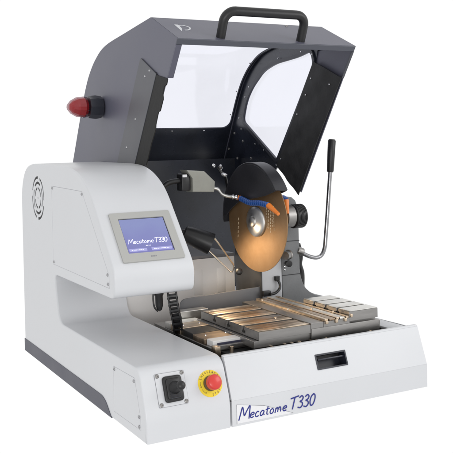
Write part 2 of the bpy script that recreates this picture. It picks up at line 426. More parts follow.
bm = B(); eo = FS(.1672, .0478, 0)
add_lathe(bm, [(0, .0305), (.0012, .0305), (.0016, .0300), (.0016, .0)], eo, nF, 48)
es = obj('emergency_stop', bm, YEL, root, 30, label='yellow ring plate')
bm = B(); add_lathe(bm, [(0, .0175), (.006, .0175), (.008, .0150), (.013, .0140)], eo+nF*.0016, nF, 36); obj('collar', bm, mat('collar_dark', (.10, .06, .03), .5), es, 40)
bm = B(); add_lathe(bm, [(0, .0145), (.002, .0172), (.012, .0175), (.015, .0166), (.017, .0140), (.0175, 0)], eo+nF*.0135, nF, 40); obj('push_button', bm, RED, es, 40)
bm = B()
def arc_text(bm, text, r, ac, step, h, flip=False):
    n = len(text)
    for i, ch in enumerate(text):
        th = R(ac-(i-(n-1)/2)*step if not flip else ac+(i-(n-1)/2)*step)
        wd, st = G[ch]
        er = Vector((math.cos(th), math.sin(th))); et = Vector((math.sin(th), -math.cos(th)))
        if flip: er2, et = -er, -et
        else: er2 = er
        base = Vector((.1672, .0478)) + er*(r if not flip else r+h)
        for s in st:
            P = catmull(s, 3) if len(s) > 2 else s
            add_tube(bm, [FS(*(base+et*(px-wd/2)*h+er2*py*h), .0017) for px, py in P], .00045, 5, flat=nF)
arc_text(bm, 'EMERGENCY', .0235, 95, 14, .0050)
arc_text(bm, 'STOP', .0235, -62, 15, .0050, True)
for a0, a1 in ((165, 195), (205, 235)):   # turn-to-release arrows
    P = [FS(.1672+.0250*math.cos(R(a)), .0478+.0250*math.sin(R(a)), .0017) for a in range(a0, a1+1, 5)]
    add_tube(bm, P, .0005, 5, flat=nF)
    e = Vector((.1672+.0250*math.cos(R(a1)), .0478+.0250*math.sin(R(a1))))
    add_tube(bm, [FS(e.x-.0025, e.y+.001, .0017), FS(e.x, e.y, .0017), FS(e.x+.001, e.y+.003, .0017)], .0005, 5, flat=nF)
obj('ring_lettering', bm, DINK, es, 30)

# ------------------------------------------------------------------ drawer-like front panel with handle recess and badge
X0d, X1d = .2142, .8000
bm = B()
Lf = (F1-F0).length
add_holed(bm, [(X0d, .0), (X1d, .0), (X1d, Lf-.004), (X0d, Lf-.004)], [rrect(.4628, .5518, .0350, .0700, .0015, 3)], FS, -.014, 0)
add_prism(bm, [(0, 0), (0, .0602), (.0145, .0602), (.0145, 0)], YZ, X0d, X1d)
add_prism(bm, [tuple(FS(0, Lf-.0038, 0).yz), (.0385, .1577), (.0475, .1577), (.0475, .150), tuple(FS(0, Lf-.0038, -.0138).yz)], YZ, X0d, X1d)
add_prism(bm, [(.0150, .0002), (.0150, .055), (.0525, .149), (1.0, .135), (1.0, .0002)], YZ, X1d-.0035, X1d-.0005)
front = obj('front_panel', bm, WHITE, root, 20)
bm = B()
r0 = rrect(.4634, .5512, .0356, .0694, .0012, 3)
add_holed(bm, rrect(.4612, .5534, .0334, .0716, .002, 3), [rrect(.4650, .5496, .0372, .0678, .0012, 3)], FS, -.0005, .0012)
add_holed(bm, rrect(.4630, .5516, .0352, .0698, .0012, 3), [rrect(.4650, .5496, .0372, .0678, .0012, 3)], FS, -.030, -.0006)
add_prism(bm, r0, FS, -.032, -.0302)
obj('handle_recess', bm, mat('recess_navy_black', (.014, .016, .026), .35), front, 20)
bm = B(); add_box(bm, .470, .5495, 0, .004, 0, .009, .001, M=Matrix.Translation(FS(0, .056, -.012)) @ Matrix(((1, 0, 0), (0, Ft.x, -Ft.y), (0, Ft.y, Ft.x))).to_4x4())
obj('pull_bar', bm, mat('pull_bar_black', (.02, .022, .034), .3), front, 30)
FV = lambda u, v, w=0: Vector((u, -w, v))
bm = B(); add_prism(bm, [(.2262, .0055), (.2262, .0500), (.300, .0352), (.3790, .0042), (.330, .0050)], FV, -.001, .0006)
bd = obj('name_badge', bm, BADGE, front, 0)
bm = B()
loop = [(.2262, .0050), (.2262, .0500), (.2262+.0738, .0358), (.3800, .0042)]
for a, b in zip(loop[:-1], loop[1:]): add_tube(bm, [FV(*a, .0006), FV(*b, .0006)], .00035, 5)
obj('badge_outline', bm, LINE, front, 0)
bm = B(); ny = Vector((0, -1, 0))
fV = lambda a, b: FV(a, b, .0009)
x = letter(bm, 'M', fV, .2305, .0125, .0300, .0017, slant=.22, flat=ny)
x = letter(bm, 'ecatome', fV, .2590, .0130, .0225, .0016, slant=.20, space=.06, flat=ny, xs=1.12)
letter(bm, 'T330', fV, .3680, .0130, .0285, .0018, slant=.22, space=.04, flat=ny, xs=.98)
obj('panel_lettering', bm, INK, front, 30)

# ------------------------------------------------------------------ chassis, tray and chamber
bm = B()
add_box(bm, .2125, .7960, .0480, 1.012, .002, .060)                 # belly
add_box(bm, .5830, .7960, .4600, 1.010, .0604, .130, .003)
body = obj('chassis', bm, WHITE, root, 30, True)
bm = B()
add_box(bm, .2118, .5840, .6560, 1.010, .0606, .2960, .002)
rb = obj('rear_body', bm, mat('rear_body_light_paint', (.82, .80, .78), .38, var=.04), root, 30, True)
bm = B(); add_box(bm, .2152, .5838, .6550, 1.005, .2964, .3060, .002)
obj('top_shelf', bm, mat('shelf_grey', (.20, .20, .21), .4, var=.15), rb, 30)
for x in (.44, .52):
    bm = B(); add_box(bm, x, x+.028, .6545, .6558, .185, .262, .0005); obj('access_plate', bm, rb.data.materials[0], rb, 30)
bm = B()
add_box(bm, .2135, .7955, .0490, .6290, .0606, .0700)               # sunk floor
add_box(bm, .2120, .2160, .0500, .4300, .0702, .1500)
add_box(bm, .7890, .7950, .0490, .4550, .0702, .1380)
add_box(bm, .2170, .7880, .0478, .0535, .0702, .1480)
obj('coolant_tray', bm, DARKG, root, 0)
bm = B(); add_prism(bm, round_poly([(.318, .100), (.318, .2080), (.62, .2190), (.62, .100)], [0, .022, 0, 0], 6), XZ, .5000, .5060, .0015, 2)
obj('tray_rim', bm, mat('rim_grey_paint', (.115, .115, .12), .38, var=.15), root, 30)

bm = B()
add_box(bm, .2165, .7900, 1.0180, 1.0240, .1200, .6000)
add_box(bm, .2165, .2200, .70, 1.0170, .3085, .5980)
obj('rear_splash_wall', bm, INDARK, root, 0)

# ------------------------------------------------------------------ machining table
bm = B(); add_box(bm, .262, .690, .100, .470, .1180, .1400, .002); tb = obj('work_table', bm, DARKG, root, 30, True)
bm = B(); add_box(bm, .322, .4865, .0800, .400, .1500, .1682, .0015); add_box(bm, .340, .500, .094, .390, .1402, .1498)
obj('table_base', bm, STEELD, tb, 30, True)
n = 4; y0, y1 = .0760, .3980; pitch = (y1-y0)/n
tp_ = [(y0, .1690), (y0, .1900)]                       # T-slot profile
for k in range(1, n):
    c_ = y0+k*pitch
    tp_ += [(c_-.0050, .1900), (c_-.0050, .1810), (c_-.0105, .1810), (c_-.0105, .1745), (c_+.0105, .1745), (c_+.0105, .1810), (c_+.0050, .1810), (c_+.0050, .1900)]
tp_ += [(y1, .1900), (y1, .1690)]
bm = B(); add_prism(bm, tp_, YZ, .3340, .4860, .0008, 1); bed = obj('slotted_bed', bm, STEELD, tb, 30, True)
for k in range(n):
    a = y0+k*pitch; c_ = pitch*.52
    lo_, hi_ = a+.0060, a+pitch-.0060
    for q, (f0, f1, m_) in enumerate(((0, .30, TAN), (.335, .70, BROWN), (.735, 1, STEELD if k % 2 else BROWN))):
        bm = B(); add_box(bm, .3345, .4850-.004*(q % 2), lo_+(hi_-lo_)*f0, lo_+(hi_-lo_)*f1, .1902, .1918-.0005*q, .0004); obj('tone_strip', bm, m_, bed, 30)  # highlight bands on the bar tops, put into strip colours
# middle strips running front to back
bm = B(); add_box(bm, .4868, .5250, .0758, .4350, .1402, .1930, .0010); obj('flat_way', bm, STEELD, tb, 30, True)
bm = B(); add_box(bm, .5255, .6070, .0760, .4300, .1402, .1925); obj('rail_bed', bm, STEELD, tb, 0)
for k, (x, wd_, m_) in enumerate(((.5290, .0110, TAN), (.5440, .0180, BROWN), (.5655, .0090, TAN), (.5775, .0150, STEEL), (.5960, .0090, TAN))):
    bm = B(); add_box(bm, x, x+wd_, .0762, .4290, .1927, .1990-.001*(k % 2), .0012); obj('guide_rail', bm, m_, tb, 30, True)
for x in (.5300, .5600, .5890):
    bm = B(); add_box(bm, x, x+.008, .0715, .0758, .1860, .1945, .001); obj('rail_end_stop', bm, TAN, tb, 30)
bm = B(); add_box(bm, .487, .7005, .0735, .0755, .1500, .1790, .0008); obj('front_cover_strip', bm, STEELD, tb, 30)
for k in range(5):
    x, y = random.uniform(.40, .60), random.uniform(.12, .40); bm = B(); add_lathe(bm, [(0, .0035), (.004, .0035), (.005, .002)], (x, y, .1990), (0, 0, 1), 6); obj('clamp_nut', bm, TAN, tb, 30)
# right slotted block
bm = B(); add_box(bm, .6080, .7000, .0860, .3000, .1402, .1840, .002); add_box(bm, .5300, .6075, .0800, .0850, .150, .1755); obj('block_base', bm, STEELD, tb, 30, True)
n = 4; y0, y1 = .0775, .2960; pitch = (y1-y0)/n
tp_ = [(y0, .1842), (y0, .2085)]
for k in range(1, n):
    c_ = y0+k*pitch
    tp_ += [(c_-.0040, .2085), (c_-.0040, .2010), (c_-.0085, .2010), (c_-.0085, .1940), (c_+.0085, .1940), (c_+.0085, .2010), (c_+.0040, .2010), (c_+.0040, .2085)]
tp_ += [(y1, .2085), (y1, .1842)]
bm = B(); add_prism(bm, tp_, YZ, .6085, .7010, .0007, 1); bed2 = obj('slotted_bed', bm, STEELD, tb, 30, True)
for k in range(n):
    a = y0+k*pitch
    bm = B(); add_box(bm, .6095, .7000, a+.0050 if k else a+.001, a+pitch-(.0050 if k < n-1 else .001), .2087, .2102, .0004); obj('tone_strip', bm, STEEL, bed2, 30)  # paler strip gives the bar top its lighter tone
    if k < n-1:
        bm = B(); add_box(bm, .6095, .7000, a+pitch-.0038, a+pitch+.0038, .1942, .2040); obj('slot_black_strip', bm, BLACKP, bed2, 0)  # black strip filling the slot
bm = B(); add_box(bm, .609, .616, .0730, .0772, .194, .203, .001); obj('block_stop', bm, TAN, tb, 30)
# end carriage at the right
bm = B(); add_box(bm, .6900, .7350, .110, .300, .1270, .1680, .003); add_box(bm, .650, .700, .0800, .0858, .1480, .1650, .001); obj('end_carriage', bm, STEELD, tb, 30, True)
bm = B(); add_box(bm, .7360, .7880, .070, .230, .1420, .1500, .002, M=None); obj('side_shelf', bm, CASTL, tb, 30)
# lower plates on the left
bm = B(); add_box(bm, .236, .352, .1450, .5000, .1402, .1505, .0015); lp = obj('lower_plate', bm, STEELD, tb, 30, True)
def plate(name, x0, x1, ya, yb, z0, z1, m): 
    bm = B(); add_box(bm, x0, x1, ya, yb, z0, z1, .0013); return obj(name, bm, m, tb, 30, True)
plate('front_strip', .244, .350, .1500, .1840, .1507, .1655, mat('white_scale_strip', (.72, .71, .70), .4, var=.06))
plate('strip_edge', .256, .348, .1480, .1498, .1520, .1600, mat('navy_edge', (.03, .03, .06), .4))
plate('tan_block', .240, .345, .1870, .2560, .1507, .1640, BROWN)
plate('steel_edge', .240, .350, .1355, .1470, .146, .1560, STEELD)
plate('recess_dark_plate', .242, .349, .2590, .3250, .1507, .1645, BLACKP)  # flat black plate; the darkness of a recess is put into its colour
plate('tan_block', .238, .335, .3280, .3900, .1507, .1660, TAN)
plate('pale_strip', .238, .332, .3930, .4300, .1507, .1668, STEEL)
plate('vise_jaw', .290, .378, .4400, .4750, .1507, .1850, STEEL)
plate('vise_screw', .296, .372, .4770, .4920, .1507, .1780, DARKG)
for x, y in ((.262, .225), (.320, .225), (.262, .36), (.31, .36)): screw((x, y, .1640 if y < .3 else .1660), (0, 0, 1), tb, SS)
for k in range(14):      # small clamping nuts and offcuts along the front of the table
    x = random.uniform(.35, .68); bm = B(); add_lathe(bm, [(0, .004), (.005, .004), (.006, .002)], (x, random.uniform(.074, .082), .146), (0, 0, 1), 6); obj('clamp_nut', bm, TAN, tb, 30)
bm = B(); add_tube(bm, [(.285, .128, .152), (.285, .128, .132)], .005, 8); obj('leveling_foot', bm, TAN, tb, 30)
bm = B(); add_box(bm, .236, .250, .120, .142, .130, .158, .001); obj('leveling_foot', bm, TAN, tb, 30)

# ------------------------------------------------------------------ drag chain
bm = B()
P = catmull([(.2195, .338, .300), (.2185, .332, .262), (.2215, .328, .225), (.2290, .330, .190), (.2400, .345, .150), (.2500, .38, .120)], 4)
P = [Vector(p) for p in P]; L = [0]
for a, b in zip(P[:-1], P[1:]): L.append(L[-1]+(b-a).length)
def at(s):
    for i in range(len(P)-1):
        if s <= L[i+1]: t = (s-L[i])/(L[i+1]-L[i]); return P[i].lerp(P[i+1], t), (P[i+1]-P[i]).normalized()
    return P[-1], (P[-1]-P[-2]).normalized()
nl = 11
for k in range(nl):
    p, d = at(L[-1]*(k+.5)/nl); ww = Vector((.86, -.5, 0)); ww = (ww-d*ww.dot(d)).normalized(); t = d.cross(ww)
    Mx = Matrix((ww, t, d)).transposed().to_4x4(); Mx.translation = p
    hl = L[-1]/nl*.52
    for s in (-1, 1): add_box(bm, s*.011-.002, s*.011+.002, -.007, .007, -hl, hl, .0008, M=Mx)
    add_box(bm, -.010, .010, -.0075, -.0055, -hl*.6, hl*.6, M=Mx); add_box(bm, -.010, .010, .0055, .0075, -hl*.25, hl*.25, M=Mx)
    add_tube(bm, [Mx @ Vector((-.0142, 0, hl*.6)), Mx @ Vector((.0142, 0, hl*.6))], .0030, 8)
obj('cable_chain', bm, BLACKP, root, 30)

# ------------------------------------------------------------------ column casting, plates, lever
casting = [(.662, .140), (.662, .440), (.664, .462), (.672, .479), (.686, .4865), (.702, .485), (.716, .474), (.724, .455), (.7265, .430), (.7275, .260),
           (.731, .235), (.738, .214), (.749, .197), (.764, .184), (.784, .173), (.812, .166), (.812, .140)]
bm = B(); add_prism(bm, casting, XZ, .4950, .5650, .003, 3)
col = obj('column_casting', bm, CAST, root, 35, True)
for z in (.244, .348):
    bm = B(); add_box(bm, .6625, .7268, .4938, .4948, z, z+.0022); obj('seam', bm, DARKG, col, 0)
for x, z in ((.683, .32), ):
    bm = B(); add_lathe(bm, [(0, .0135), (.003, .0150), (.008, .0150), (.009, .0125), (.030, .0125), (.031, 0)], (x+.006, .4940, z-.012), (-.82, -.55, 0), 24); obj('stub_shaft', bm, STEELD, col, 40)
bm = B(); add_lathe(bm, [(0, .006), (.016, .006), (.018, .010), (.026, .010), (.028, 0)], (.678, .4948, .283), (-.2, -1, 0), 16); obj('clamp_screw', bm, BLACKP, col, 40)
for z in (.272, .262): screw((.672, .4948, z), (0, -1, 0), col, SS)
bm = B(); add_box(bm, .5905, .6610, .4950, .6550, .1420, .4400, .002); obj('column_box', bm, CASTL, root, 30, True)
bm = B(); add_box(bm, .5862, .5902, .4930, .6570, .1420, .4300, .0008); obj('column_shade_plate', bm, COLD, root, 30)  # added dark plate carrying the shade of the column's left side
bm = B(); add_tube(bm, catmull([(.640, .488, .238), (.646, .484, .222), (.642, .480, .208), (.625, .476, .198), (.606, .474, .196)], 6), .0042, 10); add_lathe(bm, [(0, .009), (.012, .009), (.015, .006)], (.640, .490, .246), (0, 0, -1), 12)
obj('coolant_tube', bm, BLACKP, root, 40)
bm = B(); add_box(bm, .585, .612, .478, .4928, .190, .206, .002); obj('tube_clip', bm, BLACKP, root, 30)
# rear hand wheel / hose seen edge-on behind the column
bm = B(); add_tube(bm, catmull([(.752, .545, .330), (.762, .547, .295), (.758, .547, .265), (.766, .547, .235), (.764, .545, .195)], 6), .010, 12); obj('hose_behind_column', bm, BLACKP, root, 40)
# knurled motor knob
bm = B(); add_lathe(bm, [(0, .028), (.004, .0335), (.030, .0335), (.034, .030)], (.640, .45, .4305), (1, 0, -.0), 40); kb = obj('spindle_housing', bm, STEELD, root, 35)
bm = B()
pr_ = [(0, .030), (.002, .0360)]
for k in range(7): pr_ += [(.004+k*.0045, .0367), (.0068+k*.0045, .0367), (.0070+k*.0045, .0352), (.0080+k*.0045, .0352)]
pr_ += [(.036, .0360), (.0375, .033), (.0375, 0)]
add_lathe(bm, pr_, (.6720, .45, .4295), (1, 0, 0), 48)
kn = obj('ribbed_cap', bm, BLACKP, kb, 30)
bm = B(); add_prism(bm, round_poly([(.4800, .36), (.4800, .455), (.62, .50), (.62, .36)], .01), YZ, .5720, .6610, .003, 2); obj('spindle_arm', bm, GUARD, kb, 35)
bm = B(); add_tube(bm, [(.556, .447, .425), (.66, .45, .4300)], .018, 20); obj('spindle_shaft', bm, STEELD, kb, 40)
# lever
bm = B(); lev = catmull([(.726, .500, .316), (.745, .500, .305), (.770, .500, .2935), (.795, .500, .2885), (.814, .500, .296), (.8255, .500, .318), (.8300, .500, .350), (.838, .500, .42), (.8475, .500, .510), (.853, .500, .560)], 6)
add_tube(bm, lev, .0064, 14); lv = obj('feed_lever', bm, mat('lever_steel', (.30, .30, .31), .22, 1.), root, 40)
bm = B(); add_tube(bm, [(.8525, .5, .556), (.853, .5, .560), (.858, .5, .618), (.8615, .5, .655), (.862, .5, .660)], .0120, 18, taper=[.75, .92, 1.02, 1.06, .85]); obj('grip', bm, HANDLE, lv, 50)
bm = B(); add_lathe(bm, [(0, .010), (.004, .0125), (.020, .0125), (.024, .008)], (.722, .50, .318), (1, 0, -.4), 20); obj('hub', bm, STEELD, lv, 40)

# ------------------------------------------------------------------ cutting disc and guard
dc = Vector((.55, .447, .423)); dn = Vector((-math.cos(R(5)), -math.sin(R(5)), 0))
bm = B(); add_lathe(bm, [(-.001, .1490), (.001, .1490), (.0012, .1480), (.0012, .03), (.0012, 0)], dc, dn, 128); disc = obj('cutting_disc', bm, DISC, root, 30)
bm = B(); add_lathe(bm, [(.0014, .0455), (.0060, .0460), (.0085, .0440), (.0115, .0340), (.0150, .0240), (.0165, .0165), (.0215, .0150), (.0235, .0110), (.0240, 0)], dc, dn, 48)
obj('disc_flange', bm, mat('polished_flange', (.86, .85, .82), .34, 1., bump=.05, bscale=200, var=.12, vscale=25), disc, 45)
da = Vector((0, 0, 1)); db = dn.cross(da).normalized()
bm = B(); pts_ = []
for k in range(5):                       # printed lines on the disc
    yy = .052+k*.0085; z = .050-.004*(k % 2)
    while z > -.012-.006*(k % 3):
        ln = random.uniform(.003, .008); pts_.append((yy, z, z-ln)); z -= ln+.0032
for yy, za, zb in pts_:
    add_tube(bm, [dc+dn*.0014-db*yy+da*za, dc+dn*.0014-db*yy+da*zb], .00085, 4)
PC = mat('disc_print_cream', (.75, .62, .42), .5); obj('disc_print', bm, PC, disc, 0); bm = B()
for k in range(5):
    add_tube(bm, [dc+dn*.0014+db*(.096+.001*k)+da*(.005-.013*k), dc+dn*.0014+db*(.098+.001*k)+da*(-.003-.013*k)], .0009, 4)
obj('disc_print', bm, PC, disc, 0)
# guard: side cheek + rim band
def ang(a, r): return (dc.y-0.0+r*math.cos(R(a)), dc.z+r*math.sin(R(a)))
cheek = [ang(a, .1700) for a in range(146, 0, -4)]         # from front (towards the viewer) over the top to the rear
cheek += [(.600, .432), (.560, .458), (.515, .479), (.460, .4890), (.410, .4950), (.360, .5030), (.322, .5130)]
GX0, GX1 = .5270, .5680
bm = B(); add_prism(bm, cheek, YZ, GX0, GX0+.0035, .0008, 1)
band = [ang(a, .1750) for a in range(146, -4, -3)] + [ang(a, .1702) for a in range(-4, 147, 3)]
add_prism(bm, band, YZ, GX0, GX1, .0010, 1)
add_prism(bm, cheek, YZ, GX1-.0025, GX1+.0005)
guard = obj('disc_guard', bm, GUARD, root, 30, True)

# ------------------------------------------------------------------ coolant valve, pipe and segmented nozzles
bm = B(); add_prism(bm, [(.3625, .5166), (.4330, .5130), (.4370, .5440), (.4020, .5760), (.3440, .5810), (.3625, .556)], XZ, .4900, .5400, .004, 2)
vb = obj('coolant_valve', bm, VALVE, root, 35, True)
bm = B(); add_box(bm, .332, .3600, .4980, .535, .520, .5700, .004); add_tube(bm, catmull([(.335, .515, .550), (.300, .52, .545), (.275, .53, .520), (.262, .54, .49)], 5), .008, 10); obj('valve_connector', bm, BLACKP, vb, 40)
bm = B(); add_box(bm, .3340, .3480, .4955, .4978, .5600, .5680, .0008); obj('connector_label', bm, BADGE, vb, 0)
bm = B(); add_tube(bm, catmull([(.434, .505, .525), (.450, .500, .520), (.463, .497, .505), (.480, .492, .498), (.495, .490, .497)], 6), .0050, 12); obj('steel_pipe', bm, STEEL, vb, 40)
bm = B()
add_lathe(bm, [(0, .0065), (.004, .0075), (.006, .0055), (.012, .0058), (.014, .0075), (.018, .0070)], (.490, .4895, .4965), (1, -.15, -.15), 16); obj('hose_fitting', bm, CHROME, vb, 40)
def hose(pts, name, m, r=.0075, seg=.0115, end=None):
    P = [Vector(p) for p in catmull(pts, 8)]; bm = B(); L = [0]
    for a, b in zip(P[:-1], P[1:]): L.append(L[-1]+(b-a).length)
    n = max(2, int(L[-1]/seg))
    for k in range(n):
        s0 = L[-1]*k/n; i = max(j for j in range(len(L)) if L[j] <= s0+1e-9); i = min(i, len(P)-2)
        p = P[i].lerp(P[i+1], (s0-L[i])/(L[i+1]-L[i])); d = (P[i+1]-P[i]).normalized()
        sg = L[-1]/n
        add_lathe(bm, [(0, r*.72), (sg*.12, r*.95), (sg*.55, r*1.08), (sg*.78, r), (sg*.84, r*.7), (sg, r*.7)], p, d, 14)
    return obj(name, bm, m, root, 40)
hose([(.507, .487, .494), (.512, .484, .4925), (.515, .482, .4915)], 'nozzle_collar', ORANGE, .0072, .006)
hz = hose([(.514, .482, .4915), (.5145, .460, .4870), (.512, .420, .4815), (.511, .365, .4830), (.508, .312, .4800)], 'segmented_hose', BLUE, .0080)
bm = B(); add_lathe(bm, [(0, .0080), (.004, .0082), (.018, .0070), (.050, .0048), (.0505, 0)], (.508, .310, .4797), (.10, -.85, -.42), 14); nz = obj('orange_nozzle', bm, ORANGE, hz, 40)
hose([(.640, .470, .4800), (.640, .450, .4870), (.638, .425, .4830)], 'segmented_hose', BLUE, .0085)
bm = B(); add_lathe(bm, [(0, .0085), (.006, .0082), (.030, .0062), (.042, .0055), (.0425, 0)], (.638, .425, .4830), (-.05, -.25, -1), 14); obj('orange_nozzle', bm, ORANGE, bpy.data.objects['segmented_hose.001'], 40)

# pneumatic fittings at the hinge
bm = B()
for p in ((.500, .62, .586), (.512, .60, .575), (.520, .61, .56)):
    add_lathe(bm, [(0, .004), (.006, .006), (.012, .006), (.018, .003)], p, (random.uniform(-1, 1), -.6, random.uniform(-.5, 1)), 10)
obj('hinge_fitting', bm, CHROME, root, 40)
bm = B(); add_tube(bm, catmull([(.515, .62, .58), (.535, .64, .565), (.56, .66, .55), (.58, .68, .50)], 6), .005, 8); obj('air_hose', bm, BLACKP, root, 40)
bm = B(); add_tube(bm, catmull([(.352, .535, .396), (.325, .56, .40), (.315, .60, .37), (.318, .645, .309)], 6), .009, 12); add_lathe(bm, [(0, .020), (.006, .020), (.008, .012)], (.318, .645, .3082), (0, 0, 1), 20); obj('lamp_arm', bm, BLACKP, root, 40)
bm = B(); add_tube(bm, catmull([(.30, .76, .60), (.29, .72, .50), (.33, .66, .46), (.345, .62, .42)], 6), .006, 8); obj('lamp_cable', bm, BLACKP, root, 40)
bm = B(); add_lathe(bm, [(0, .009), (.004, .011), (.012, .010), (.015, .006), (.015, 0)], (.522, .515, .268), (-.6, -1, .2), 20); obj('pivot_knob', bm, BLACKP, root, 40)

# ------------------------------------------------------------------ work lamp
la = Vector((.348, .530, .397)); lb = Vector((.4230, .498, .3600)); ld = (lb-la).normalized()
bm = B()
prof_l = [(-.010, .008), (0, .012), (.004, .022), (.020, .0255), (.050, .0295), (.086, .0325), (.088, .0325), (.088, .0302), (.050, .023), (.050, 0)]
add_lathe(bm, prof_l, la, ld, 32); lamp = obj('work_lamp', bm, BLACKP, root, 40)
bm = B(); add_lathe(bm, [(0, 0), (.002, .006), (.010, .009), (.018, .006), (.020, 0)], la+ld*.052, ld, 16); obj('bulb', bm, BULB, lamp, 60)
sd = ld.cross(Vector((0, -.4, .9))).normalized(); up_ = sd.cross(ld)
gd = (Vector((.484, .490, .286))-lb).normalized()
bm = B()
rr_ = [lb+up_*.022, lb+up_*.021+gd*.02, lb+gd*.096+up_*.012, lb+gd*.102+up_*.008, lb+gd*.104-up_*.008, lb+gd*.098-up_*.013, lb-up_*.022+gd*.01, lb-up_*.023]
add_tube(bm, [tuple(p) for p in rr_], .0024, 8); obj('wire_guard', bm, mat('warm_bright_wire', (.85, .78, .66), .2, 1.), lamp, 40)
lamp_d = bpy.data.lights.new('work_lamp_light', 'SPOT'); lamp_d.energy = 2.7; lamp_d.color = (1., .76, .50); lamp_d.spot_size = R(155); lamp_d.spot_blend = 1.; lamp_d.shadow_soft_size = .025
lo = bpy.data.objects.new('work_lamp_light', lamp_d); C.objects.link(lo); lo.location = lb+ld*.004
lo.rotation_euler = (Vector((.54, .42, .20))-lo.location).to_track_quat('-Z', 'Y').to_euler(); lo.parent = lamp

# ------------------------------------------------------------------ hood (tilted open)
HX0, HX1 = .217, .771
def flare(v):
    t = max(0., min(1., (v.x-HX0)/(HX1-HX0))); v = v.copy(); v.x += t*.035*max(0., (v.y-.42)/.58); return v
def HYZ(u, v, w): return flare(Vector((w, u, v)))
shell = catmull([(.419, 1.002), (.600, .9850), (.780, .9660), (.868, .9360), (.9329, .8940), (.9800, .8450), (1.0350, .7650), (1.139, .599)], 5) + [(1.160, .520)]
E_ = (.2500, .9250); TIP = (.5600, .4930)
low = [(1.02, .470), (.80, .5100), (.7343, .5579), (.7047, .5786), TIP]
side = [E_] + shell + low
bm = B(); add_prism(bm, [E_]+shell+[(.95, .470), (.70, .540), (.62, .52), (.5800, .470)], HYZ, HX0-.003, HX0+.0, .0008, 1)
hood = obj('hood', bm, GREY, root, 25, True, label='grey tilting hood, left side panel')
# right side panel with window
rwin = round_poly([(.4700, .9350), (.4560, .8920), (.7111, .5954), (.9662, .7365), (.9350, .8050), (.8869, .8490), (.7993, .8982), (.7103, .9172), (.5478, .9240)],
                  [.02, .02, .012, .02, .03, .03, .03, .05, .03], 5)
bm = B(); add_holed(bm, side, [rwin], HYZ, HX1, HX1+.003); rp = obj('hood_side_panel', bm, GREY, root, 20)
bm = B(); add_holed(bm, [(.447, .965)]+[p for p in shell[3:-1]]+[(1.10, .560)]+low[:-1]+[(.695, .585)]+[(.4470, .8990), (.4300, .9500)], [shrink(rwin, -.002)], HYZ, HX1-.0022, HX1-.0004); obj('inner_shade_sheet', bm, INDARK, rp, 0)  # added dark sheet, paints the shade inside the side panel
trim_o = rwin; bm = B(); add_holed(bm, shrink(rwin, -.010), [shrink(rwin, .002)], HYZ, HX1-.0075, HX1-.0026); obj('window_trim', bm, RIMG, rp, 20)
bm = B(); add_prism(bm, shrink(rwin, -.006), HYZ, HX1+.0036, HX1+.0060); obj('window_pane', bm, PANE, rp, 0)
for y, z in ((.4600, .9230), (.4530, .8800), (.560, .760), (.640, .665), (.9370, .8203), (.9909, .7468), (.9762, .7063), (.8654, .6506), (.800, .628), (.7111, .580), (.905, .855), (.68, .933), (.53, .938)):
    screw(flare(Vector((HX1-.0072, y, z))), (-1, 0, 0), rp, SS)
for y, z in ((1.0454, .6931), (.9743, .6625), (1.0974, .6357), (1.0244, .6003), (.91, .60)):
    screw(flare(Vector((HX1-.0026, y, z))), (-1, 0, 0), rp, SB, 'bolt')
